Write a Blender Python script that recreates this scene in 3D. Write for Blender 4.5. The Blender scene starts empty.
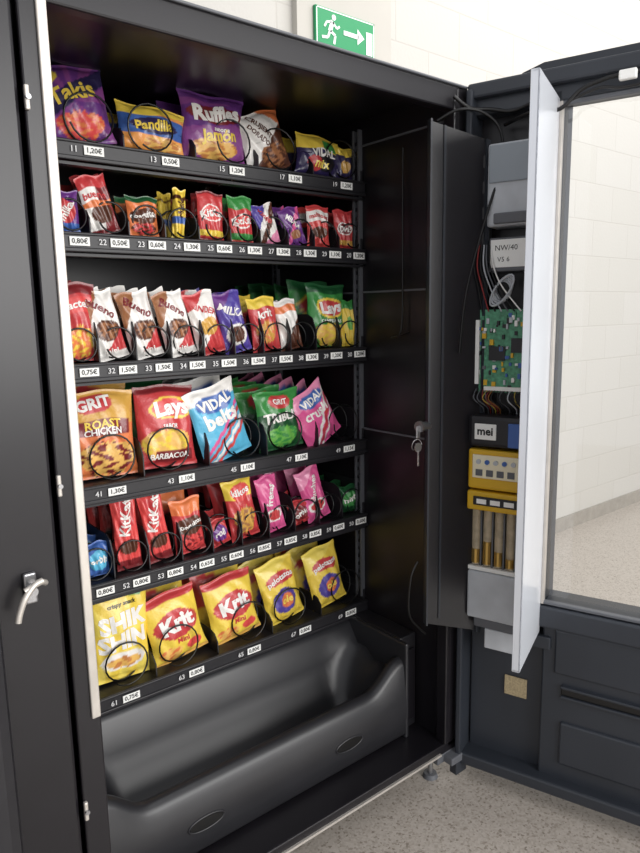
import bpy, bmesh, math, random
from mathutils import Matrix, Vector
random.seed(7)
sc=bpy.context.scene
try:
    sc.view_settings.view_transform='Standard'
    sc.view_settings.look='None'
except Exception: pass
COL=bpy.context.collection
def lin(c):
    return c/12.92 if c<=.04045 else ((c+.055)/1.055)**2.4
def hx(s):
    s=s.lstrip('#'); return tuple(lin(int(s[i:i+2],16)/255) for i in (0,2,4))
# ---------------- materials
def mat(name,col,rough=.5,metal=0,noise=0,nscale=40,bump=0,coat=0,spec=.5):
    m=bpy.data.materials.new(name);m.use_nodes=True;nt=m.node_tree;b=nt.nodes['Principled BSDF']
    c=hx(col) if isinstance(col,str) else col
    b.inputs['Base Color'].default_value=(*c,1);b.inputs['Roughness'].default_value=rough;b.inputs['Metallic'].default_value=metal
    b.inputs['Coat Weight'].default_value=coat
    b.inputs['Specular IOR Level'].default_value=spec
    if noise or bump:
        tc=nt.nodes.new('ShaderNodeTexCoord');n=nt.nodes.new('ShaderNodeTexNoise');n.inputs['Scale'].default_value=nscale;n.inputs['Detail'].default_value=4
        nt.links.new(tc.outputs['Object'],n.inputs['Vector'])
        if noise:
            r=nt.nodes.new('ShaderNodeValToRGB');r.color_ramp.elements[0].color=(*[max(0,x*(1-noise)) for x in c],1);r.color_ramp.elements[1].color=(*[min(1,x*(1+noise)) for x in c],1)
            r.color_ramp.elements[0].position=.3;r.color_ramp.elements[1].position=.7
            nt.links.new(n.outputs['Fac'],r.inputs[0]);nt.links.new(r.outputs[0],b.inputs['Base Color'])
        if bump:
            bp=nt.nodes.new('ShaderNodeBump');bp.inputs['Strength'].default_value=bump;bp.inputs['Distance'].default_value=.002
            nt.links.new(n.outputs['Fac'],bp.inputs['Height']);nt.links.new(bp.outputs[0],b.inputs['Normal'])
    return m
BLK=mat('black_powdercoat','#18161a',.32,noise=.15,nscale=8,spec=.45)
BLK2=mat('black_plastic','#1e1d21',.45,noise=.12,nscale=30,bump=.15)
BINM=mat('bin_plastic','#262629',.36,noise=.1,nscale=12,bump=.1)
DOORM=mat('door_black','#2c3037',.4,noise=.1,nscale=6)
WIRE=mat('coil_black','#0c0c0d',.3)
CAB=mat('cable_black','#101011',.45)
ALU=mat('aluminium','#c9c3bb',.4,metal=.5,noise=.08,nscale=20)
STEEL=mat('steel','#a5a5a7',.3,metal=.85)
WHITEP=mat('white_panel','#dde1e8',.2,metal=.25,noise=.03,nscale=5)
LAB=mat('label_white','#f2f2ee',.5)
INK=mat('ink','#141414',.6)
NUMW=mat('number_white','#dcdcdc',.5)
GREYP=mat('grey_plastic','#b9bdc2',.4,noise=.08,nscale=20)
GREYD=mat('grey_dark','#5c5e63',.45)
PCB=mat('pcb_green','#4f9270',.4,noise=.35,nscale=120)
YEL=mat('yellow_plastic','#d9ac22',.4)
BEIGE=mat('coin_tube','#b5a68c',.35,noise=.2,nscale=50)
COIN=mat('coin_metal','#c9a55c',.3,metal=.8)
BLUE=mat('chip_blue','#3c62a8',.4)
GRN=mat('sign_green','#0f8f56',.45)
SGW=mat('sign_white','#f4f8f4',.45)
CREAM=mat('sticker','#a89878',.5,noise=.25,nscale=200)
def foil():
    m=bpy.data.materials.new('wrapper_foil');m.use_nodes=True;nt=m.node_tree;b=nt.nodes['Principled BSDF']
    a=nt.nodes.new('ShaderNodeAttribute');a.attribute_name='Col'
    hs=nt.nodes.new('ShaderNodeHueSaturation');hs.inputs['Saturation'].default_value=.92;nt.links.new(a.outputs['Color'],hs.inputs['Color'])
    nt.links.new(hs.outputs['Color'],b.inputs['Base Color'])
    b.inputs['Roughness'].default_value=.36;b.inputs['Coat Weight'].default_value=.3;b.inputs['Coat Roughness'].default_value=.18
    tc=nt.nodes.new('ShaderNodeTexCoord');n=nt.nodes.new('ShaderNodeTexNoise');n.inputs['Scale'].default_value=28;n.inputs['Detail'].default_value=3
    bp=nt.nodes.new('ShaderNodeBump');bp.inputs['Strength'].default_value=.75;bp.inputs['Distance'].default_value=.008
    nt.links.new(tc.outputs['Object'],n.inputs['Vector']);nt.links.new(n.outputs['Fac'],bp.inputs['Height']);nt.links.new(bp.outputs[0],b.inputs['Normal'])
    return m
FOIL=foil()
def blockwall():
    m=bpy.data.materials.new('painted_blocks');m.use_nodes=True;nt=m.node_tree;b=nt.nodes['Principled BSDF']
    g=nt.nodes.new('ShaderNodeNewGeometry');s=nt.nodes.new('ShaderNodeSeparateXYZ');c=nt.nodes.new('ShaderNodeCombineXYZ')
    nt.links.new(g.outputs['Position'],s.inputs[0]);nt.links.new(s.outputs['X'],c.inputs['X']);nt.links.new(s.outputs['Z'],c.inputs['Y'])
    br=nt.nodes.new('ShaderNodeTexBrick');nt.links.new(c.outputs[0],br.inputs['Vector'])
    br.inputs['Scale'].default_value=1;br.inputs['Brick Width'].default_value=.4;br.inputs['Row Height'].default_value=.2;br.inputs['Mortar Size'].default_value=.005;br.inputs['Mortar Smooth'].default_value=.8
    br.inputs['Color1'].default_value=(*hx('#c2bfb9'),1);br.inputs['Color2'].default_value=(*hx('#bfbcb5'),1);br.inputs['Mortar'].default_value=(*hx('#b9b5ae'),1)
    nt.links.new(br.outputs['Color'],b.inputs['Base Color']);b.inputs['Roughness'].default_value=.6
    n=nt.nodes.new('ShaderNodeTexNoise');n.inputs['Scale'].default_value=60;nt.links.new(g.outputs['Position'],n.inputs['Vector'])
    ma=nt.nodes.new('ShaderNodeMath');ma.operation='MULTIPLY_ADD';nt.links.new(br.outputs['Fac'],ma.inputs[0]);ma.inputs[1].default_value=-1.0;nt.links.new(n.outputs['Fac'],ma.inputs[2])
    bp=nt.nodes.new('ShaderNodeBump');bp.inputs['Strength'].default_value=.25;bp.inputs['Distance'].default_value=.003
    nt.links.new(ma.outputs[0],bp.inputs['Height']);nt.links.new(bp.outputs[0],b.inputs['Normal'])
    return m
def terrazzo():
    m=bpy.data.materials.new('terrazzo');m.use_nodes=True;nt=m.node_tree;b=nt.nodes['Principled BSDF']
    g=nt.nodes.new('ShaderNodeNewGeometry')
    v=nt.nodes.new('ShaderNodeTexVoronoi');v.inputs['Scale'].default_value=190;nt.links.new(g.outputs['Position'],v.inputs['Vector'])
    s=nt.nodes.new('ShaderNodeSeparateColor');nt.links.new(v.outputs['Color'],s.inputs[0])
    r=nt.nodes.new('ShaderNodeValToRGB');e=r.color_ramp.elements
    e[0].position=0;e[0].color=(*hx('#857b70'),1);e[1].position=.14;e[1].color=(*hx('#a59c92'),1)
    x=e.new(.4);x.color=(*hx('#b0a79d'),1);x=e.new(.9);x.color=(*hx('#bab2a9'),1)
    nt.links.new(s.outputs[0],r.inputs[0]);nt.links.new(r.outputs[0],b.inputs['Base Color']);b.inputs['Roughness'].default_value=.3
    return m
def glass():
    m=bpy.data.materials.new('window_glass');m.use_nodes=True;nt=m.node_tree;nt.nodes.clear()
    o=nt.nodes.new('ShaderNodeOutputMaterial');t=nt.nodes.new('ShaderNodeBsdfTransparent');t.inputs[0].default_value=(.96,.97,.97,1)
    g=nt.nodes.new('ShaderNodeBsdfGlossy');g.inputs['Roughness'].default_value=.03;f=nt.nodes.new('ShaderNodeFresnel');f.inputs[0].default_value=1.9
    mx=nt.nodes.new('ShaderNodeMixShader');nt.links.new(f.outputs[0],mx.inputs[0]);nt.links.new(t.outputs[0],mx.inputs[1]);nt.links.new(g.outputs[0],mx.inputs[2]);nt.links.new(mx.outputs[0],o.inputs[0])
    return m
GLASS=glass()
# ---------------- mesh builder
class MB:
    def __init__(s): s.v=[];s.f=[];s.m=[];s.mats=[];s.c=[];s.M=Matrix.Identity(4);s.sm=[]
    def mi(s,m):
        if m not in s.mats:s.mats.append(m)
        return s.mats.index(m)
    def add(s,vs,fs,m,col=(1,1,1),smooth=False,M=None):
        o=len(s.v);MM=s.M if M is None else M
        s.v+=[tuple(MM@Vector(p)) for p in vs]
        if isinstance(col,list): s.c+=col
        else: s.c+=[col]*len(vs)
        k=s.mi(m)
        for f in fs: s.f.append([i+o for i in f]);s.m.append(k);s.sm.append(smooth)
    def box(s,x0,x1,y0,y1,z0,z1,m,b=0,M=None):
        if b>0:
            bm=bmesh.new();bmesh.ops.create_cube(bm,size=1)
            for v in bm.verts:
                v.co=Vector(((x0+x1)/2+v.co.x*(x1-x0),(y0+y1)/2+v.co.y*(y1-y0),(z0+z1)/2+v.co.z*(z1-z0)))
            bmesh.ops.bevel(bm,geom=bm.edges[:],offset=min(b,abs(x1-x0)*.45,abs(y1-y0)*.45,abs(z1-z0)*.45),segments=2,profile=.5,affect='EDGES')
            s.add([v.co[:] for v in bm.verts],[[v.index for v in f.verts] for f in bm.faces],m,M=M);bm.free();return
        vs=[(x,y,z) for x in(x0,x1) for y in(y0,y1) for z in(z0,z1)]
        s.add(vs,[(0,1,3,2),(4,6,7,5),(0,4,5,1),(2,3,7,6),(0,2,6,4),(1,5,7,3)],m,M=M)
    def cyl(s,p,q,r,m,n=16,r2=None,M=None):
        p=Vector(p);q=Vector(q);d=(q-p).normalized();a=d.orthogonal().normalized();b=d.cross(a);r2=r if r2 is None else r2
        vs=[];
        for k in range(n):
            t=2*math.pi*k/n;vs.append(tuple(p+(a*math.cos(t)+b*math.sin(t))*r))
        for k in range(n):
            t=2*math.pi*k/n;vs.append(tuple(q+(a*math.cos(t)+b*math.sin(t))*r2))
        fs=[(k,(k+1)%n,n+(k+1)%n,n+k) for k in range(n)]
        s.add(vs,fs,m,smooth=True,M=M);s.add(vs,[list(range(n))[::-1],list(range(n,2*n))],m,M=M)
    def tube(s,pts,r,m,n=6,M=None):
        pts=[Vector(p) for p in pts];vs=[];fs=[];prev=None
        for i,p in enumerate(pts):
            d=(pts[min(i+1,len(pts)-1)]-pts[max(i-1,0)]).normalized()
            if prev is None: a=d.orthogonal().normalized()
            else: a=(prev-d*prev.dot(d)).normalized()
            prev=a;b=d.cross(a)
            for k in range(n):
                t=2*math.pi*k/n;vs.append(tuple(p+(a*math.cos(t)+b*math.sin(t))*r))
        for i in range(len(pts)-1):
            for k in range(n): fs.append((i*n+k,i*n+(k+1)%n,(i+1)*n+(k+1)%n,(i+1)*n+k))
        s.add(vs,fs,m,smooth=True,M=M)
    def prism(s,poly,y0,y1,m,axis='Y',M=None):
        n=len(poly)
        if axis=='Y': vs=[(a,y0,b) for a,b in poly]+[(a,y1,b) for a,b in poly]
        elif axis=='X': vs=[(y0,a,b) for a,b in poly]+[(y1,a,b) for a,b in poly]
        else: vs=[(a,b,y0) for a,b in poly]+[(a,b,y1) for a,b in poly]
        s.add(vs,[list(range(n)),list(range(2*n-1,n-1,-1))]+[(i,(i+1)%n,n+(i+1)%n,n+i) for i in range(n)],m,M=M)
    def obj(s,name,parent=None,fix=True):
        me=bpy.data.meshes.new(name);me.from_pydata(s.v,[],s.f)
        for m in s.mats: me.materials.append(m)
        me.polygons.foreach_set('material_index',s.m);me.polygons.foreach_set('use_smooth',s.sm)
        if FOIL in s.mats:
            a=me.color_attributes.new('Col','FLOAT_COLOR','POINT');fl=[]
            for c in s.c: fl+=[c[0],c[1],c[2],1]
            a.data.foreach_set('color',fl)
        if fix:
            bm=bmesh.new();bm.from_mesh(me);bmesh.ops.recalc_face_normals(bm,faces=bm.faces[:]);bm.to_mesh(me);bm.free()
        o=bpy.data.objects.new(name,me);COL.objects.link(o)
        if parent:o.parent=parent
        return o
def smoothpath(pts,n=8):
    pts=[Vector(p) for p in pts];out=[]
    P=[pts[0]]+pts+[pts[-1]]
    for i in range(1,len(P)-2):
        a,b,c,d=P[i-1],P[i],P[i+1],P[i+2]
        for k in range(n):
            t=k/n;out.append(.5*((2*b)+(c-a)*t+(2*a-5*b+4*c-d)*t*t+(3*b-3*c+d-a)*t**3))
    out.append(pts[-1]);return out
_tc={}
def textmesh(s,bold=.02,sub=0):
    key=(s,bold,sub)
    if key in _tc:return _tc[key]
    t=bpy.data.curves.new('t','FONT');t.body=s;t.size=1;t.align_x='CENTER';t.align_y='CENTER';t.offset=bold;t.resolution_u=2
    o=bpy.data.objects.new('t',t);COL.objects.link(o);bpy.context.view_layer.update()
    me=bpy.data.meshes.new_from_object(o.evaluated_get(bpy.context.evaluated_depsgraph_get()))
    if sub:
        bm=bmesh.new();bm.from_mesh(me);bmesh.ops.triangulate(bm,faces=bm.faces[:])
        for _ in range(2):
            es=[e for e in bm.edges if e.calc_length()>sub]
            if es: bmesh.ops.subdivide_edges(bm,edges=es,cuts=1);bmesh.ops.triangulate(bm,faces=bm.faces[:])
        bm.to_mesh(me);bm.free()
    r=([(v.co.x,v.co.y) for v in me.vertices],[list(p.vertices) for p in me.polygons])
    bpy.data.objects.remove(o);_tc[key]=r;return r
def flattext(mb,s,x,y,z,size,m,M=None,bold=.01):
    vs,fs=textmesh(s,bold); mb.add([(x+a*size,y,z+b*size) for a,b in vs],fs,m,M=M)
# ---------------- pouch
def prof(u,v):
    vv=min(1,max(0,(v-.045)/.91));a=(4*vv*(1-vv))**.5;b=max(0,1-abs(u)**2.4)**.62
    return a*b,a
def S(u,v,w,h,t,seed,side=-1):
    p,a=prof(u,v)
    wr=(.0036*math.sin(8*u+seed+2.5*math.sin(6*v+seed))*(1-a*.65)+.0019*math.sin(15*u*(1-.5*v)+9*v+seed*3))*min(1,p*2.5)
    x=u*w/2*(1-.085*a+.016*math.sin(9*v+seed))
    y=side*(.0006+t/2*p)+wr
    z=v*h+.003*math.sin(4*u+seed)*(1 if v>.5 else 0)
    return x,y,z
def art(layers,u,v):
    c=(1,1,1)
    for L in layers:
        k=L[0]
        if k=='b':c=L[1]
        elif k=='r':
            if L[1]<=u<=L[2] and L[3]<=v<=L[4]:c=L[5]
        elif k=='e':
            if ((u-L[1])/L[3])**2+((v-L[2])/L[4])**2<1:c=L[5]
        elif k=='s':
            if abs(v-(L[1]*u+L[2]))<L[3]:c=L[4]
        elif k=='above':
            if v>L[1]*u+L[2]:c=L[3]
        elif k=='below':
            if v<L[1]*u+L[2]:c=L[3]
        elif k=='crimp':
            if v<.05 or v>.95:c=L[1]
        elif k=='chips':
            d=((u-L[1])/L[3])**2+((v-L[2])/L[4])**2
            if d<1+.2*math.sin(9*math.atan2(v-L[2],u-L[1])):
                q=math.sin(u*11+3*math.sin(v*23))*math.sin(v*31+2*u)
                c=L[5] if q>-.1 else L[6]
        elif k=='rays':
            an=math.atan2((v-L[2])*1.4,u-L[1])
            if math.sin(an*L[3])>.2:c=L[4]
    return c
def pouch(mb,w,h,t,layers,texts,nu,nv,seed,M):
    for side in(-1,1):
        vs=[];cs=[]
        for j in range(nv+1):
            v=j/nv
            for i in range(nu+1):
                u=-1+2*i/nu;vs.append(S(u,v,w,h,t,seed,side));cs.append(art(layers,u,v) if side==-1 else art(layers[:1],u,v))
        fs=[]
        for j in range(nv):
            for i in range(nu):
                a=j*(nu+1)+i;q=(a,a+1,a+nu+2,a+nu+1);fs.append(q if side==-1 else q[::-1])
        mb.add(vs,fs,FOIL,col=cs,smooth=True,M=M)
    for (s,cu,cv,size,col,ang,*bo) in texts:
        tv,tf=textmesh(s,bo[0] if bo else .03,.22);ca,sa=math.cos(math.radians(ang)),math.sin(math.radians(ang));vs=[]
        for a,b in tv:
            x=(a*ca-b*sa)*size;z=(a*sa+b*ca)*size
            u=max(-.98,min(.98,cu+x/(w/2*.92)));v=max(.02,min(.98,cv+z/h))
            p=S(u,v,w,h,t,seed);vs.append((p[0],p[1]-.0012,p[2]))
        mb.add(vs,tf,FOIL,col=col,M=M)
# colours
C={k:hx(v) for k,v in dict(pur='#6a2c86',pur2='#8d3f8f',red='#c8171e',red2='#e02a25',dred='#7d0f18',yel='#f2cf1c',yel2='#fbe04a',ora='#e8731c',ora2='#f39a2b',wh='#f3efe9',br='#5a2f1c',br2='#a4683a',grn='#2f8f3a',grn2='#63b53c',dgrn='#14532a',pink='#e0418e',pink2='#f08bb5',blk='#17151a',blu='#2b5fb0',cya='#46b6dd',vio='#4c3aa0',chip='#f0b84a',chip2='#c97a2a',gold='#d8a12a',lgrn='#a6d86a',dvi='#2a2050').items()}
D=.323
ZC=[1.643,1.460,1.187,.917,.690,.413]
BASE=[z+.019 for z in ZC]
X0=.13;PX=.087
def place(name,row,xc,w,h,t,layers,texts,yaw=0,lean=4,roll=0,n=5,sp=.07,y0=None,rear=None,dz=0):
    mb=MB();seed=random.random()*6
    y=(D+.024+t/2) if y0 is None else y0
    for k in range(n):
        yk=y+k*sp
        if yk>.80:break
        j=random.uniform(-1,1)
        M=Matrix.Translation((xc+(0 if k==0 else j*.008),yk,BASE[row]+dz+.002))@Matrix.Rotation(math.radians(yaw+(0 if k==0 else j*6)),4,'Z')@Matrix.Rotation(math.radians(roll+(0 if k==0 else random.uniform(-5,5))),4,'Y')@Matrix.Rotation(math.radians(-lean),4,'X')
        if k==0: pouch(mb,w,h,t,layers,texts,38,50,seed,M)
        else: pouch(mb,w,h*random.uniform(.95,1.08 if row else .98),t,rear or layers,[],14,22,seed+k,M)
    o=mb.obj(name,fix=False);return o
def slot(i,wd=1): return X0+PX*(i-1+wd/2)
# ---- row 1 (double slots)
place('chip_bag',0,.222,.155,.157,.05,[('b',C['pur']),('rays',0,.5,9,C['pur2']),('s',.25,.62,.11,C['dvi']),('chips',.1,.22,.7,.17,C['red2'],C['ora']),('e',-.6,.85,.3,.1,C['yel'])],[('Takis',0,.62,.045,C['yel'],14)],yaw=-8,roll=-8,n=4)
place('chip_bag',0,.383,.165,.105,.05,[('b',C['ora2']),('above',.1,.75,C['yel']),('s',0,.55,.2,C['blu']),('e',0,.55,.75,.16,C['dvi']),('chips',.3,.2,.6,.14,C['chip'],C['chip2'])],[('Pandilla',0,.55,.03,C['yel'],5)],yaw=-4,roll=4,n=4)
place('chip_bag',0,.55,.18,.158,.055,[('b',C['pur2']),('above',0,.86,C['pur']),('s',.06,.68,.15,C['pur']),('e',0,.68,.92,.13,C['dred']),('chips',-.1,.18,.75,.14,C['chip'],C['chip2'])],[('Ruffles',0,.69,.047,C['wh'],5,.045),('sabor a',.1,.47,.014,C['wh'],0),('Jamón',.05,.38,.036,C['yel'],6,.04)],n=4,lean=2)
place('chip_bag',0,.715,.15,.145,.05,[('b',C['wh']),('below',.4,.42,C['br']),('chips',.2,.25,.7,.2,C['br2'],C['br']),('above',-.3,1.0,C['ora'])],[('CRUJIENTE',-.1,.72,.018,C['br'],-55),('DORADO',-.35,.62,.016,C['br'],-55)],roll=-18,yaw=6,n=4)
place('chip_bag',0,.865,.15,.11,.05,[('b',C['dvi']),('above',0,.62,C['yel']),('e',.2,.35,.5,.2,C['blk']),('e',-.3,.3,.35,.18,C['red']),('r',.1,.8,.66,.86,C['grn'])],[('VIDAL',.1,.56,.028,C['wh'],6),('mix',0,.3,.03,C['yel2'],0)],roll=5,n=5)
place('chip_bag',0,.95,.07,.09,.03,[('b',C['dvi']),('above',0,.7,C['yel']),('e',0,.4,.5,.2,C['gold'])],[],roll=3,n=5)
# ---- row 2 (single slots)
def bar(row,i,w,h,t,layers,texts,roll=0,n=6,sp=.055,name='chocolate_bar',dx=0,yaw=0,lean=3): place(name,row,slot(i)+dx,w,h,t,layers,texts,roll=roll,n=n,sp=sp,yaw=yaw,lean=lean)
KK=[('b',C['red']),('e',0,.55,.85,.17,C['wh']),('e',0,.55,.75,.14,C['red2']),('r',-1,1,.1,.2,C['yel']),('crimp',C['dred'])]
bar(1,1,.06,.085,.02,[('b',C['pur']),('e',0,.5,.7,.3,C['red']),('r',-1,1,.0,.2,C['blu'])],[('milka',0,.5,.022,C['wh'],60)])
bar(1,2,.07,.125,.022,[('b',C['dred']),('r',-1,.1,.1,.9,C['wh']),('e',.1,.35,.75,.17,C['br']),('r',-1,1,.8,1,C['red']),('r',-1,1,.48,.56,C['ora'])],[('bueno',-.1,.66,.02,C['red'],0)],roll=-14)
bar(1,3,.078,.088,.025,[('b',C['ora']),('e',0,.5,.9,.2,C['br']),('chips',0,.18,.8,.14,C['red'],C['br']),('above',0,.85,C['dgrn'])],[('conguitos',0,.52,.0165,C['wh'],6)],name='candy_bag')
bar(1,4,.034,.115,.03,[('b',C['yel']),('r',-1,1,.3,.42,C['blu']),('r',-1,1,.78,.84,C['br'])],[('chicle',0,.6,.02,C['br'],90)],roll=6,name='candy_roll')
bar(1,5,.074,.115,.024,KK,[('KitKat',0,.55,.023,C['wh'],8)],roll=2)
bar(1,6,.072,.112,.024,[('b',C['red']),('above',0,.7,C['grn']),('e',0,.45,.8,.16,C['wh']),('e',0,.45,.7,.13,C['red2']),('r',-1,1,.05,.18,C['grn'])],[('KitKat',0,.45,.022,C['wh'],8)])
bar(1,7,.07,.1,.022,[('b',C['wh']),('s',.5,.4,.14,C['br']),('above',.6,.85,C['vio']),('below',.2,.15,C['pink2'])],[('Kinder',0,.7,.018,C['red'],-50)],roll=-14)
bar(1,8,.07,.1,.022,[('b',C['pur']),('s',.5,.5,.1,C['pink']),('e',0,.3,.5,.12,C['br2'])],[('MILKA',0,.62,.018,C['wh'],-50)],roll=-16)
bar(1,9,.08,.11,.024,[('b',C['red2']),('e',0,.35,.7,.14,C['br']),('r',-1,1,.62,.86,C['wh']),('above',0,.92,C['red'])],[('maltesers',0,.74,.0165,C['red'],0)],dx=-.012)
bar(1,10,.072,.105,.024,[('b',C['red']),('e',0,.5,.8,.16,C['wh']),('e',0,.5,.7,.13,C['dred']),('r',-1,1,.1,.2,C['gold'])],[('twix',0,.5,.024,C['wh'],0)],dx=-.008)
# ---- row 3
place('nut_bag',2,slot(1)+.012,.09,.17,.04,[('b',C['red']),('above',0,.85,C['dred']),('chips',0,.25,.8,.2,C['ora'],C['yel']),('r',-1,1,.62,.8,C['red2'])],[('Nactelle',0,.71,.023,C['wh'],0)],n=6)
CB=[('b',C['wh']),('above',.5,.95,C['br2']),('e',.1,.42,.75,.16,C['br']),('chips',.1,.42,.6,.12,C['br2'],C['br']),('below',.25,.2,C['red']),('r',-1,1,.0,.1,C['wh'])]
for i in(2,3,4): place('cookie_bag',2,slot(i)-.002,.084,.155,.035,CB,[('Bueno',0,.75,.026,C['dred'],-35),('mini',0,.12,.018,C['wh'],0)],roll=-12,yaw=3,n=6,sp=.06)
place('cookie_bag',2,slot(5)-.004,.082,.155,.035,[('b',C['wh']),('below',.3,.3,C['red']),('e',0,.45,.7,.14,C['gold']),('above',.2,.9,C['red'])],[('KINDER',0,.72,.02,C['red'],-30)],roll=-13,n=6,sp=.06)
place('cookie_bag',2,slot(6)-.014,.08,.155,.035,[('b',C['vio']),('e',0,.3,.8,.18,C['wh']),('e',0,.3,.6,.13,C['br']),('above',.2,.9,C['pur'])],[('MILKA',0,.68,.026,C['wh'],-30)],roll=-12,n=6,sp=.06)
place('nut_bag',2,slot(7)-.014,.088,.14,.035,[('b',C['red']),('above',0,.8,C['yel']),('chips',0,.35,.75,.2,C['gold'],C['ora'])],[('krit',0,.68,.03,C['wh'],0)],roll=-6,n=6,sp=.06)
place('cookie_bag',2,slot(8)-.02,.072,.135,.03,[('b',C['wh']),('below',.3,.35,C['br']),('r',-1,1,.75,.88,C['ora'])],[],roll=-9,n=6,sp=.06)
place('chip_bag',2,.893,.14,.175,.055,[('b',C['grn']),('above',0,.85,C['dgrn']),('chips',0,.2,.8,.18,C['chip'],C['yel']),('e',0,.62,.72,.17,C['yel']),('e',0,.62,.62,.13,C['red'])],[('Lays',0,.62,.042,C['wh'],8,.045),('CAMPESINAS',0,.41,.012,C['wh'],0)],roll=2,n=6,sp=.075)
place('chip_bag',2,.965,.05,.13,.03,[('b',C['yel']),('above',0,.8,C['grn']),('e',0,.5,.5,.15,C['grn2'])],[],roll=0,n=6)
# ---- row 4
place('chip_bag',3,.225,.165,.2,.06,[('b',C['ora']),('above',0,.62,C['gold']),('e',-.2,.85,.55,.11,C['red']),('chips',.1,.22,.85,.2,C['chip'],C['dred']),('r',-.8,.8,.5,.66,C['dred'])],[('GRIT',-.2,.85,.034,C['wh'],5,.04),('ROAST',0,.61,.026,C['yel'],0),('CHICKEN',0,.53,.02,C['wh'],0)],n=6,lean=6,yaw=-5)
place('chip_bag',3,.383,.16,.2,.06,[('b',C['red']),('above',0,.9,C['dred']),('chips',-.1,.28,.8,.2,C['chip'],C['yel']),('e',.1,.72,.75,.14,C['yel']),('e',.1,.72,.64,.11,C['red2']),('r',-.5,.8,.07,.2,C['dred'])],[('Lays',.1,.72,.05,C['wh'],6,.045),('BARBACOA',.0,.14,.019,C['wh'],0),('SABOR',.0,.5,.012,C['wh'],0)],n=6,lean=5,roll=2,rear=[('b',C['grn']),('above',0,.9,C['dgrn']),('e',0,.6,.7,.2,C['grn2'])])
place('candy_bag',3,.553,.155,.195,.04,[('b',C['cya']),('above',0,.8,C['wh']),('e',0,.78,.8,.12,C['blu']),('r',-1,1,.5,.62,C['cya']),('s',.3,.3,.03,C['red']),('s',.3,.2,.03,C['wh']),('s',.3,.4,.03,C['pink']),('s',.3,.12,.03,C['red2'])],[('VIDAL',0,.78,.035,C['wh'],5,.04),('belts',.05,.57,.052,C['wh'],6,.04)],roll=-15,n=6,lean=4,yaw=4)
place('candy_bag',3,.722,.15,.16,.04,[('b',C['dgrn']),('above',0,.6,C['grn']),('chips',0,.22,.7,.18,C['grn2'],C['grn']),('e',.0,.82,.5,.12,C['red'])],[('GRIT',0,.82,.02,C['wh'],0),('TRIBUS',0,.55,.034,C['wh'],5,.04)],roll=-3,n=6,lean=5)
place('candy_bag',3,.88,.145,.17,.04,[('b',C['pink']),('above',0,.75,C['pink2']),('e',.1,.82,.7,.12,C['blu']),('s',.5,.35,.05,C['wh']),('s',.5,.22,.05,C['red']),('s',.5,.1,.03,C['wh'])],[('VIDAL',.1,.82,.03,C['wh'],5),('crush',0,.6,.04,C['wh'],0)],roll=-28,n=6,lean=4,yaw=6)
# ---- row 5
place('chewing_gum_pack',4,slot(1)+.015,.06,.08,.04,[('b',C['blu']),('e',0,.5,.8,.3,C['cya'])],[('orbit',0,.5,.02,C['wh'],0)],n=6)
K5=[('b',C['red2']),('r',-1,1,.0,.12,C['dred']),('e',0,.3,.75,.1,C['br']),('r',-.6,.6,.55,.9,C['red'])]
place('chocolate_bar',4,slot(2)+.005,.064,.185,.028,K5,[('KitKat',0,.68,.034,C['wh'],80)],roll=-2,n=7,sp=.05)
place('chocolate_bar',4,slot(3)-.001,.064,.178,.028,K5,[('KitKat',0,.68,.034,C['wh'],75)],roll=-7,n=7,sp=.05)
place('candy_bag',4,slot(4)-.005,.085,.14,.035,[('b',C['red']),('above',0,.72,C['ora']),('e',0,.52,.9,.17,C['br']),('chips',0,.2,.8,.14,C['red2'],C['dred'])],[('conguitos',0,.53,.018,C['wh'],8)],roll=-4,n=6)
place('chocolate_bar',4,slot(5)-.004,.06,.07,.03,[('b',C['red']),('e',0,.5,.8,.3,C['pur'])],[('roll',0,.5,.022,C['wh'],0)],n=6,roll=-15,rear=[('b',C['red'])])
place('nut_bag',4,slot(6)-.012,.09,.165,.04,[('b',C['red']),('above',0,.68,C['yel']),('e',0,.8,.7,.13,C['red2']),('chips',0,.33,.75,.22,C['gold'],C['br2'])],[('kikos',0,.8,.025,C['wh'],0)],roll=-8,n=6,rear=[('b',C['red'])])
place('candy_bag',4,slot(7)-.005,.07,.16,.03,[('b',C['pink']),('e',0,.3,.8,.12,C['wh']),('e',0,.3,.6,.09,C['red'])],[('fresas',0,.66,.026,C['wh'],70)],roll=-10,n=6)
place('chewing_gum_pack',4,slot(8)-.004,.07,.07,.035,[('b',C['red']),('e',0,.5,.9,.3,C['dred'])],[('orbit',0,.5,.022,C['wh'],15)],n=6,roll=-10)
place('candy_bag',4,slot(9)-.022,.085,.16,.03,[('b',C['pink']),('e',0,.3,.8,.12,C['wh']),('e',0,.3,.6,.09,C['red']),('above',.2,.85,C['pink2'])],[('chuches',0,.62,.024,C['wh'],70)],roll=-16,n=6)
place('chewing_gum_pack',4,slot(10),.07,.08,.035,[('b',C['dgrn']),('e',0,.5,.85,.3,C['grn'])],[('mint',0,.5,.024,C['wh'],10)],n=6)
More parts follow.
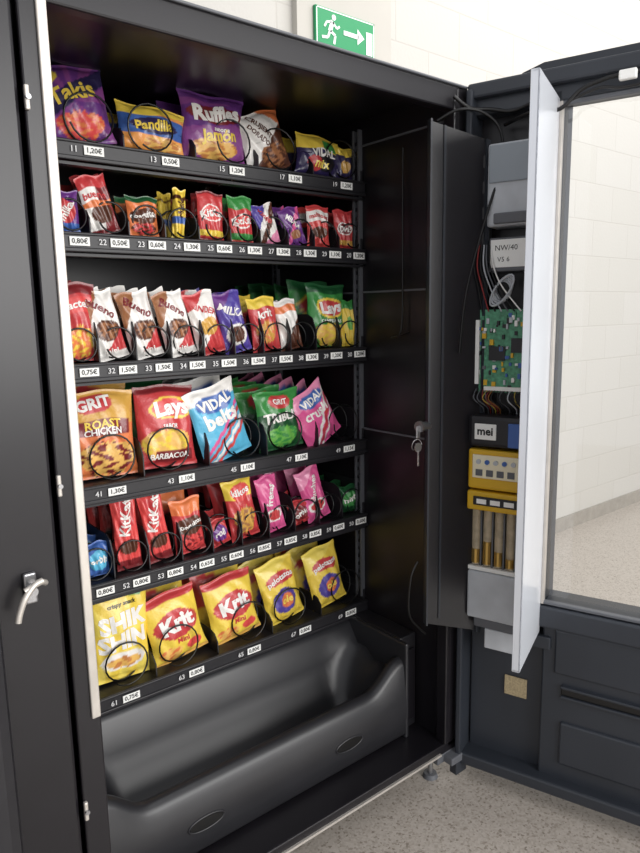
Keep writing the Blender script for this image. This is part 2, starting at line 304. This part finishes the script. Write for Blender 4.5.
# ---- row 6
place('corn_puff_bag',5,.232,.15,.235,.055,[('b',C['yel']),('rays',0,.5,7,C['yel2']),('e',.0,.22,.8,.1,C['wh']),('e',.5,.9,.3,.06,C['grn']),('chips',0,.2,.6,.06,C['chip'],C['chip2'])],[('SHIK',0,.62,.054,C['wh'],6,.05),('SHIN',0,.42,.054,C['wh'],6,.05),('crispy snack',0,.8,.014,C['blk'],0)],roll=3,n=6,lean=6)
KR=[('b',C['yel']),('crimp',C['gold']),('above',0,.88,C['red']),('e',0,.55,.85,.2,C['red']),('chips',-.4,.15,.4,.1,C['chip'],C['ora']),('e',.5,.18,.3,.08,C['red2'])]
KRT=[('Krit',0,.56,.055,C['wh'],6,.05),('Mini',.1,.3,.02,C['red'],0)]
KRR=[('b',C['yel']),('above',.1,.55,C['red']),('above',-.15,.9,C['yel'])]
place('cracker_bag',5,.393,.155,.18,.055,KR,KRT,roll=-9,n=6,lean=6,rear=KRR)
place('cracker_bag',5,.56,.155,.18,.055,KR,KRT,roll=-7,n=6,lean=6,rear=KRR)
PZ=[('b',C['yel']),('above',.2,.82,C['yel2']),('e',.0,.35,.65,.2,C['vio']),('e',.1,.35,.35,.12,C['ora']),('e',.0,.72,.75,.1,C['red'])]
place('corn_puff_bag',5,.725,.13,.185,.05,PZ,[('pelotazos',0,.72,.022,C['wh'],8),('ole',.1,.36,.03,C['yel2'],0)],roll=-10,n=6,lean=6)
place('corn_puff_bag',5,.89,.13,.185,.05,PZ,[('pelotazos',0,.72,.022,C['wh'],8),('ole',.1,.36,.03,C['yel2'],0)],roll=-10,n=6,lean=6)
# ================= vending machine
W=1.0383;H=1.83
VM=bpy.data.objects.new('vending_machine',None);COL.objects.link(VM)
cb=MB()
cb.box(0,.03,.0,.86,.10,H,BLK,.003);cb.box(1.0,W,.0,.86,.10,H,BLK,.003)
cb.box(.03,1.0,.84,.86,.10,H,BLK);cb.box(.0,W,.0,.86,1.823,H+.004,BLK,.002)
cb.box(0,W,.0,.86,.085,.115,BLK,.003)
cb.box(.028,1.002,.0,.03,1.775,1.828,BLK,.004)
cb.box(.985,1.004,-.004,.03,.115,1.8,BLK,.003)
cb.box(.0,.044,-.004,.02,.10,H,BLK,.003)
cb.box(.095,.124,.27,.84,.36,1.82,BLK)
cb.box(.03,.124,.27,.28,.36,1.82,BLK)
cb.tube([(0.03,-.006,1.829),(W-.01,-.006,1.829)],.003,GREYD)  # grey tube modelled in place of the highlight along the top rim
for z in(1.36,.965): cb.box(.9965,1.0,.03,.84,z-.0025,z+.0025,GREYD)
cb.box(.996,1.0,.03,.84,1.755,1.76,GREYD)
cb.box(.06,.97,-.006,.0,.088,.094,ALU)
cb.obj('cabinet',VM)
st=MB();st.box(.026,.042,-.010,-.003,.60,1.825,ALU,.002)
for z in(1.63,1.03,.43):
    st.box(-.001,.006,-.012,-.004,z-.018,z+.018,ALU,.002);st.cyl((.003,-.016,z),(.003,-.01,z),.004,STEEL)
st.obj('frame_strip',VM)
tr=MB();lb=MB();co=MB()
DIVH=[.05,.055,.095,.085,.095,.05]
DBL=[True,False,False,True,False,True]
PRICE={0:['1,20','0,50','1,20','1,10','1,20'],1:['0,80','0,50','0,60','1,30','0,60','1,30','1,30','1,30','1,10','1,20'],2:['0,75','1,50','1,50','1,50','1,50','1,50','1,50','1,30','1,20','1,20'],3:['1,30','1,10','1,10','1,10','1,15'],4:['0,80','0,80','0,80','0,65','0,60','0,85','0,85','0,85','0,60','0,60'],5:['0,75','0,80','0,80','0,80','0,80']}
for r in range(6):
    zc=ZC[r];zb=BASE[r]
    tr.box(.127,.998,D+.008,.82,zb-.012,zb-.004,BLK2)
    tr.box(.127,.998,D-.002,D+.006,zc-.020,zc+.019,BLK2,.002)
    tr.box(.127,.998,D-.006,D+.0,zc-.022,zc-.013,BLK2,.002)
    tr.box(.127,.998,D-.006,D+.0,zc+.012,zc+.018,BLK2,.002)
    tr.box(.127,.998,D+.006,D+.03,zc-.03,zc-.024,BLK2)
    tr.box(.99,.999,D+.01,.82,zb-.03,zb+.03,BLK2,.001)
    wd=2 if DBL[r] else 1;ns=10//wd
    dh=DIVH[r]
    for k in range(ns+1):
        x=X0+PX*wd*k
        if k==ns:x-=.004
        tr.prism([(D+.012,zb-.01),(D+.014,zb+dh*.55),(D+.03,zb+dh*.9),(D+.05,zb+dh),(.82,zb+dh),(.82,zb-.01)],x-.0015,x+.0015,BLK2,axis='X')
    for k in range(ns):
        x=X0+PX*wd*(k+.5)
        num=(r+1)*10+k*wd+1
        if num%10==0:num=(r+1)*10
        flattext(lb,str(num),x-(.030 if wd==2 else .026),D-.0065,zc-.001,.017,NUMW)
        lx=x+(.012 if wd==2 else .012)
        lb.box(lx-.021,lx+.021,D-.0062,D-.0056,zc-.0095,zc+.0085,LAB)
        flattext(lb,PRICE[r][k]+'€',lx,D-.0068,zc-.0005,.0145,INK,bold=.02)
        R=.035 if wd==1 else .050
        if wd==1 and dh<.06:R=.033
        pitch=.055 if wd==1 else .07;pts=[];y=D+.008;cz=zb+R+.004;ph=random.uniform(-1.6,-.5)
        xo=x+(.006 if wd==1 else .018*(1 if k%2==0 else -1))
        n=20+int((.78-y)/pitch*20)
        for q in range(n+1):
            a=ph+2*math.pi*q/20;yy=y+(.026*q/20 if q<20 else .026+pitch*(q-20)/20);pts.append((xo+R*math.sin(a),yy,cz-R*math.cos(a)))
        co.tube(pts,.0022,WIRE,n=6)
tr.obj('shelf_trays',VM);lb.obj('price_labels',VM);co.obj('spiral_coils',VM)
ra=MB()
for y in(D+.012,.74):
    ra.box(.986,.9995,y,y+.006,.44,1.8,GREYD);ra.box(.986,.9995,y+.022,y+.028,.44,1.8,GREYD)
    z=.46
    while z<1.78: ra.box(.992,.9985,y+.006,y+.022,z,z+.01,BLK2);z+=.025
ra.obj('shelf_rails',VM)
# bin
bn=MB()
def sst(t): t=max(0,min(1,t));return t*t*(3-2*t)
def binprof(x):
    e=max(sst((.17-x)/.11),sst((x-.80)/.12));lip=.288+.065*e
    fl=.165+e*.14
    pts=[(.335,.392),(.325,.388),(.315,.372),(.30,.30+.05*e),(.285,.25+.08*e),(.25,.19*(1-e)+e*.33),(.21,fl),(.17,fl+.004),(.15,fl*.7+lip*.3),(.138,lip-.02),(.128,lip-.003),(.115,lip),(.102,lip-.006),(.094,lip-.02),(.086,.24),(.084,.22),(.084,.20),(.086,.17),(.09,.13),(.10,.118),(.14,.117)]
    return pts
xs=[.05,.065,.08]+[.1+i*.02 for i in range(41)]+[.915,.925]
vs=[];fs=[];n=len(binprof(.5))
for x in xs:
    for y,z in binprof(x):vs.append((x,y,z))
for i in range(len(xs)-1):
    for k in range(n-1):fs.append((i*n+k,i*n+k+1,(i+1)*n+k+1,(i+1)*n+k))
bn.add(vs,fs,BINM,smooth=True)
bn.box(.036,.052,.05,.34,.115,.40,BINM,.005)
bn.box(.922,.935,.085,.34,.115,.40,BINM,.005)
bn.box(.935,.998,.12,.34,.115,.40,BLK2,.004)
bn.box(.945,.99,.113,.122,.14,.36,BLK,.004)
for x in(.288,.71):
    ell=[(x+.042*math.cos(a*math.pi/10),.195+.013*math.sin(a*math.pi/10)) for a in range(20)]
    bn.prism(ell,.0822,.086,WIRE)
    ring=[(x+.045*math.cos(a*math.pi/10),.0835,.195+.016*math.sin(a*math.pi/10)) for a in range(21)]
    bn.tube(ring,.0025,BINM,n=6)
bn.box(.05,.998,.33,.345,.36,.402,BINM)
bn.obj('delivery_bin',VM)
ft=MB()
for x,y in((.975,.04),(.05,.04),(.975,.8),(.05,.8)):
    ft.cyl((x,y,0),(x,y,.012),.022,GREYD,20,r2=.018);ft.cyl((x,y,.01),(x,y,.09),.007,STEEL,12)
ft.box(.985,1.065,-.03,.05,.062,.084,GREYD,.003);ft.box(1.01,1.055,-.025,.0,.02,.064,DOORM,.003);ft.cyl((1.04,-.01,.06),(1.04,-.01,.13),.009,STEEL)
ft.box(.96,1.03,.0,.03,.06,.088,GREYD,.002)
ft.obj('levelling_feet',VM)
# black inner panel
pn=MB()
PM=mat('inner_panel_black','#1f1e22',.35,noise=.1,nscale=6)
a=Vector((.919,.02));b=Vector((1.058,-.05));d2=(b-a).normalized();nn=Vector((-d2.y,d2.x))
def pp(t,o,z): q=a+(b-a)*t+nn*o;return(q.x,q.y,z)
def sheet(mb,t0,t1,o0,o1,zt0,zt1,zb0,zb1,m):
    vs=[pp(t0,o0,zb0),pp(t1,o0,zb1),pp(t1,o0,zt1),pp(t0,o0,zt0),pp(t0,o1,zb0),pp(t1,o1,zb1),pp(t1,o1,zt1),pp(t0,o1,zt0)]
    mb.add(vs,[(0,1,2,3),(7,6,5,4),(0,4,5,1),(1,5,6,2),(2,6,7,3),(3,7,4,0)],m)
sheet(pn,0,1,-.003,.003,1.745,1.705,.49,.45,PM)
sheet(pn,0,.03,-.02,.003,1.745,1.744,.49,.489,DOORM)
sheet(pn,.25,.29,-.007,-.002,1.735,1.733,.50,.50,DOORM)
sheet(pn,.93,1,-.012,.003,1.707,1.703,.45,.45,DOORM)
px=.917
pn.cyl((px,.01,1.02),(px-.033,.004,1.023),.011,STEEL,18);pn.cyl((px-.033,.004,1.023),(px-.039,.003,1.023),.014,STEEL,18)
pn.box(px-.05,px-.037,.0,.004,.995,1.026,STEEL,.002)
kr=[(px-.044+.012*math.cos(t*math.pi/10),.0+.001*t,.978+.014*math.sin(t*math.pi/10)) for t in range(21)]
pn.tube(kr,.0012,STEEL);pn.cyl((px-.044,0,.972),(px-.044,.002,.972),.012,STEEL,16);pn.box(px-.0465,px-.0415,-.001,.002,.925,.965,STEEL,.001)
pn.obj('inner_panel',VM)
wr=MB()
wr.tube(smoothpath([(.99,.17,1.72),(.985,.165,1.5),(.985,.165,1.3),(.98,.17,1.245),(.97,.19,1.235),(.96,.15,1.24),(.965,.12,1.25)]),.0026,WIRE)
wr.tube(smoothpath([(.94,.01,1.745),(.97,-.03,1.765),(1.02,-.06,1.76),(1.055,-.085,1.72),(1.055,-.09,1.64),(1.02,-.075,1.52),(.985,-.05,1.35),(.98,-.035,1.2)]),.0035,CAB)
wr.tube(smoothpath([(.975,-.01,1.80),(1.01,-.03,1.775),(1.05,-.06,1.772),(1.08,-.10,1.765),(1.09,-.16,1.775)]),.0045,CAB)
wr.tube(smoothpath([(.905,.03,.66),(.88,.03,.62),(.885,.04,.52),(.92,.04,.47),(.95,.04,.44)]),.003,CAB)
wr.obj('cables',VM)
# ================= door
da=.3244;Dn=Vector((math.sin(da),-math.cos(da),0));N=Vector((-math.cos(da),-math.sin(da),0))
DM=Matrix(((Dn.x,-N.x,0,W+.004),(Dn.y,-N.y,0,-.004),(0,0,1,0),(0,0,0,1)))
dr=MB();dr.M=DM
def db(u0,u1,w0,w1,z0,z1,m,b=0,o=dr): o.box(u0,u1,-w1,-w0,z0,z1,m,b)
U1=1.02
WU=.218
db(0,.016,-.05,.03,.06,1.82,DOORM,.004)
db(.0,WU,-.055,-.045,.06,1.83,BLK)
db(.20,WU,-.05,.0,.50,1.79,DOORM,.003)
db(0,U1,-.05,.0,1.765,1.835,DOORM,.005)
db(.0,U1,.0,.022,1.80,1.835,DOORM,.006)
db(WU,U1,-.05,-.01,.06,.57,DOORM,.005)
db(.02,.24,-.05,-.035,.06,.47,DOORM,.003)
db(0,U1,-.05,.022,.05,.085,DOORM,.006)
db(.93,U1,-.05,.0,.06,1.8,DOORM,.004);db(U1-.03,U1,0,.022,.06,1.8,DOORM,.004)
db(.19,.96,-.02,.012,.505,.562,DOORM,.006)
db(.03,.24,-.05,-.0,.44,.475,DOORM,.004)
db(.27,.93,-.015,-.002,.13,.25,DOORM,.006);db(.25,.95,-.015,-.004,.38,.50,DOORM,.006)
db(.27,.93,-.012,-.004,.325,.345,WIRE,.003);db(.27,.93,-.012,.002,.345,.352,DOORM,.002);db(.27,.93,-.012,.002,.318,.325,DOORM,.002)
db(WU-.006,WU+.002,-.012,.006,.565,1.765,ALU,.002);db(WU,.935,-.012,.004,1.755,1.765,GREYD,.002);db(WU,.935,-.012,.004,.565,.573,GREYD,.002)
dr.prism([(.03,1.80),(.08,1.82),(.11,1.858),(.16,1.872),(.9,1.872),(1.0,1.86),(1.05,1.80),(1.03,1.775),(.03,1.775)],.05,.10,DOORM)
dr.prism([(.0,.05),(1.05,.05),(1.05,.565),(.0,.565)],.05,.10,DOORM)
dr.prism([(.0,.55),(WU,.55),(WU,1.8),(.0,1.8)],.056,.10,DOORM)
dr.prism([(.935,.55),(1.05,.55),(1.05,1.8),(.935,1.8)],.056,.10,DOORM)
dr.obj('door_frame',VM)
gl=MB();gl.M=DM;gl.add([(WU,.02,.57),(.935,.02,.57),(.935,.02,1.765),(WU,.02,1.765)],[(0,1,2,3)],GLASS);gl.obj('door_glass',VM,fix=False)
# electronics
el=MB();el.M=DM@Matrix.Translation((-.013,0,0))
def eb(u0,u1,w0,w1,z0,z1,m,b=0): el.box(u0,u1,-w1,-w0,z0,z1,m,b)
eb(.205,.212,-.045,.0,.47,1.79,BLK)
eb(.07,.19,-.04,.03,1.50,1.69,GREYP,.006);eb(.075,.185,.03,.034,1.60,1.685,mat('clear_plastic','#8f979e',.25),.003);eb(.09,.17,.03,.04,1.505,1.53,GREYD,.003)
eb(.04,.065,-.03,.0,1.42,1.66,GREYD,.002)
for z in(1.64,1.58,1.52,1.46): eb(.041,.060,0,.012,z,z+.03,BLK2,.002)
eb(.075,.185,-.03,.02,1.395,1.475,GREYD,.003);eb(.08,.18,.02,.022,1.405,1.470,LAB)
flattext(el,'NW/40',.118,-.0225,1.45,.018,INK,bold=0);flattext(el,'V5 6',.112,-.0225,1.423,.016,INK,bold=0)
for k in range(5):
    R=.020+.003*k
    el.tube([(.11+R*.9*math.cos(t*math.pi/10),-.01-.003*k,1.350+R*1.15*math.sin(t*math.pi/10+.2*k)) for t in range(21)],.0026,GREYP)
for k in range(7):
    el.tube(smoothpath([(.045+.006*k,-.02,1.46),(.042+.008*k,-.03,1.41),(.05+.010*k,-.022,1.36),(.06+.016*k,-.014,1.30)]),.002,[CAB,mat('w_red','#8a2a2a'),CAB,GREYP,GREYD,CAB,LAB][k])
eb(.040,.20,-.0,.012,1.10,1.305,PCB,.001)
random.seed(3)
for k in range(90):
    u=random.uniform(.045,.19);z=random.uniform(1.11,1.29);s=random.uniform(.003,.010);eb(u,u+s,.012,.012+random.uniform(.003,.010),z,z+random.uniform(.004,.014),random.choice([BLK2,BLK2,GREYP,LAB,BLUE,GREYD,YEL,PCB]))
eb(.08,.12,.012,.018,1.18,1.215,BLK2);eb(.135,.165,.012,.018,1.2,1.235,BLK2);eb(.046,.056,.012,.022,1.12,1.28,LAB,.001);eb(.07,.19,.012,.022,1.105,1.115,LAB,.001)
for k in range(22):
    u=.05+.0062*k;el.tube(smoothpath([(u,-.018,1.108),(u+random.uniform(-.01,.01),-.035,1.085),(.07+.006*k,-.02,1.06),(.06+.006*k,.01,1.03)],5),.0016,random.choice([CAB,CAB,CAB,GREYP,GREYD,GREYD,mat('w%d'%k,random.choice(['#802828','#a8963a','#8a5a2a']))]))
eb(.042,.19,-.04,.05,.965,1.045,BLK2,.01);eb(.06,.115,.05,.053,.985,1.025,LAB,.002);flattext(el,'mei',.0875,-.0545,1.006,.028,INK,bold=.03)
eb(.145,.185,.05,.056,.97,1.03,BLUE,.002)
eb(.042,.195,-.04,.045,.855,.958,YEL,.006);eb(.055,.18,.045,.05,.885,.945,mat('yl','#efe6c8',.5),.002)
for k in range(5): el.cyl((.072+k*.022,-.05,.928),(.072+k*.022,-.055,.928),.006,BLUE if k%2 else GREYP,12)
for k in range(4): eb(.065+k*.027,.082+k*.027,.05,.053,.892,.908,GREYD)
eb(.042,.195,-.04,.05,.80,.85,YEL,.005);eb(.06,.185,.05,.054,.815,.838,BLK2,.002)
for k in range(3):eb(.07+k*.035,.095+k*.035,.054,.056,.82,.832,LAB)
eb(.04,.195,-.04,.0,.64,.80,BEIGE,.003)
for k in range(5):
    u=.058+k*.03;el.cyl((u,-.012,.645),(u,-.012,.80),.0125,BEIGE,16);el.cyl((u,-.016,.65),(u,-.016,.65+.02+.10*random.random()),.0115,COIN,16)
    eb(u+.0125,u+.0165,0,.022,.642,.80,GREYD)
eb(.042,.195,-.04,.035,.50,.63,GREYP,.005);eb(.06,.185,-.03,.03,.475,.50,GREYD,.003)
eb(.09,.185,-.04,.03,.42,.475,GREYP,.003);eb(.042,.2,-.04,.03,.632,.642,LAB)
eb(.13,.19,-.034,-.03,.27,.325,CREAM,.001)
el.obj('payment_electronics',VM)
wp=MB()
p0=Vector((1.104,-.206));p1=Vector((.893,-.293));dd=(p1-p0);L=dd.length;ang=math.atan2(dd.y,dd.x)
wp.M=Matrix.Translation((p0.x,p0.y,0))@Matrix.Rotation(ang,4,'Z')
wp.box(0,L,-.002,.002,.49,1.77,WHITEP,.001);wp.box(L-.004,L,-.016,.002,.49,1.77,WHITEP,.001);wp.box(0,L,-.014,0,.49,.494,WHITEP);wp.box(0,L,-.014,0,1.766,1.77,WHITEP)
wp.obj('cover_panel',VM)
cbx=MB();cbx.M=DM
cbx.tube(smoothpath([(.08,.02,1.74),(.16,-.03,1.745),(.22,-.035,1.74),(.26,-.03,1.772),(.30,-.03,1.785),(.36,-.03,1.79),(.6,-.03,1.79)]),.0045,CAB)
cbx.tube(smoothpath([(.24,-.03,1.755),(.30,-.034,1.77),(.36,-.036,1.762),(.5,-.03,1.775)]),.003,CAB)
cbx.box(.34,.375,-.045,-.03,1.775,1.795,LAB,.003)
cbx.obj('door_cables',VM)
# ================= neighbour machine
V2=bpy.data.objects.new('vending_machine',None);COL.objects.link(V2)
nb=MB()
nb.box(-.93,-.006,.0,.86,.09,1.83,BLK,.006)
nb.box(-.92,-.115,-.07,.0,.10,.92,BLK2,.02);nb.box(-.92,-.115,-.05,.0,.94,1.82,BLK2,.015)
nb.box(-.88,-.16,-.056,-.048,1.02,1.76,mat('dark_glass','#0a0b0d',.08),.004)
nb.box(-.80,-.2,-.075,-.068,.25,.5,BLK,.008)
for x in(-.88,-.06):
    for y in(.05,.8): nb.cyl((x,y,0),(x,y,.1),.018,GREYD)
nb.obj('body',V2)
hd=MB();hd.M=Matrix.Translation((-.016,0,.002))
hd.box(-.050,-.030,-.010,0,.840,.892,STEEL,.003)
hd.cyl((-.042,-.010,.865),(-.042,-.026,.865),.009,STEEL)
hd.tube(smoothpath([(-.026,-.028,.882),(-.04,-.03,.878),(-.056,-.034,.862),(-.066,-.034,.84),(-.070,-.034,.825)]),.0055,ALU,8)
hd.tube(smoothpath([(-.018,-.014,.872),(-.030,-.028,.880),(-.055,-.03,.872)]),.005,ALU,8)
hd.obj('latch_handle',V2)
# ================= room
def simple(name,x0,x1,y0,y1,z0,z1,m):
    b_=MB();b_.box(x0,x1,y0,y1,z0,z1,m);return b_.obj(name)
BW=blockwall()
simple('floor',-4,10,-6,1.2,-.1,0,terrazzo())
simple('wall_back',-4,10,1.0,1.2,0,3.4,BW)
simple('pillar',1.27,1.745,.97,1.0,0,3.4,mat('pillar_paint','#bdb9b1',.7,noise=.03,nscale=5,bump=.2))
simple('baseboard_back',1.75,10,.985,1.0,0,.08,mat('skirting','#989289',.5,noise=.1,nscale=30))
sg=MB()
x0,x1,z0,z1=1.343,1.640,2.273,2.413;yw=.955
sg.box(x0,x1,yw,.970,z0,z1,GRN,.003)
for q in((x0+.004,x1-.004,z0+.004,z0+.008),(x0+.004,x1-.004,z1-.008,z1-.004),(x0+.004,x0+.008,z0+.004,z1-.004),(x1-.008,x1-.004,z0+.004,z1-.004)):
    sg.box(q[0],q[1],yw-.001,yw,q[2],q[3],SGW)
cx=x0+.075;cz=(z0+z1)/2
sg.cyl((cx+.012,yw-.002,cz+.043),(cx+.012,yw,cz+.043),.010,SGW,16)
def stroke(pts,r):
    for i in range(len(pts)-1):
        (xa,za),(xb,zb_)=pts[i],pts[i+1];dx,dz=xb-xa,zb_-za;l=math.hypot(dx,dz);nx,nz=-dz/l*r,dx/l*r
        sg.prism([(xa+nx,za+nz),(xb+nx,zb_+nz),(xb-nx,zb_-nz),(xa-nx,za-nz)],yw-.002,yw-.0005,SGW)
stroke([(cx+.006,cz+.03),(cx-.008,cz-.008)],.009)
stroke([(cx-.006,cz-.006),(cx+.018,cz-.018),(cx+.012,cz-.048)],.005)
stroke([(cx-.008,cz-.008),(cx-.018,cz-.03),(cx-.046,cz-.034)],.005)
stroke([(cx+.006,cz+.026),(cx+.026,cz+.008),(cx+.040,cz+.018)],.004)
stroke([(cx+.0,cz+.026),(cx-.022,cz+.022),(cx-.034,cz+.004)],.004)
ax=x0+.135
sg.box(ax,ax+.075,yw-.002,yw-.0005,cz-.006,cz+.010,SGW);sg.prism([(ax+.07,cz-.026),(ax+.105,cz+.002),(ax+.07,cz+.030)],yw-.002,yw-.0005,SGW)
sg.box(x1-.046,x1-.014,yw-.0015,yw-.0005,cz-.052,cz+.03,SGW)
sg.obj('exit_sign')
# ================= light
wd=bpy.data.worlds.new('world');sc.world=wd;wd.use_nodes=True;bg=wd.node_tree.nodes['Background'];bg.inputs[0].default_value=(.96,.965,1,1);bg.inputs[1].default_value=.85
def area(name,loc,tgt,sx,sy,e,c=(1,1,1)):
    l=bpy.data.lights.new(name,'AREA');l.shape='RECTANGLE';l.size=sx;l.size_y=sy;l.energy=e;l.color=c
    o=bpy.data.objects.new(name,l);COL.objects.link(o);o.location=loc;o.rotation_euler=(Vector(tgt)-Vector(loc)).to_track_quat('-Z','Y').to_euler();return o
area('window_daylight',(1.6,-5.0,2.0),(.5,0,.9),4.5,2.6,270,(1,.985,.965))
area('upper_wall_fill',(3.5,-.8,4.2),(3.2,1.0,2.0),3,2,90,(1,.99,.97))  # added fill lamp, not a real skylight; brightens the back wall higher up
# ================= camera
yaw,pitch,roll=.6778,.1662,-.0173
fw=Vector((math.sin(yaw)*math.cos(pitch),math.cos(yaw)*math.cos(pitch),-math.sin(pitch)))
r0=Vector((math.cos(yaw),-math.sin(yaw),0));u0=r0.cross(fw)
r=r0*math.cos(roll)+u0*math.sin(roll);u=-r0*math.sin(roll)+u0*math.cos(roll)
cam=bpy.data.cameras.new('camera');cam.sensor_fit='VERTICAL';cam.sensor_height=24;cam.lens=674.69/853*24;cam.clip_start=.05
co_=bpy.data.objects.new('camera',cam);COL.objects.link(co_)
co_.matrix_world=Matrix(((r.x,u.x,-fw.x,-.3393),(r.y,u.y,-fw.y,-1.1203),(r.z,u.z,-fw.z,1.303),(0,0,0,1)))
sc.camera=co_
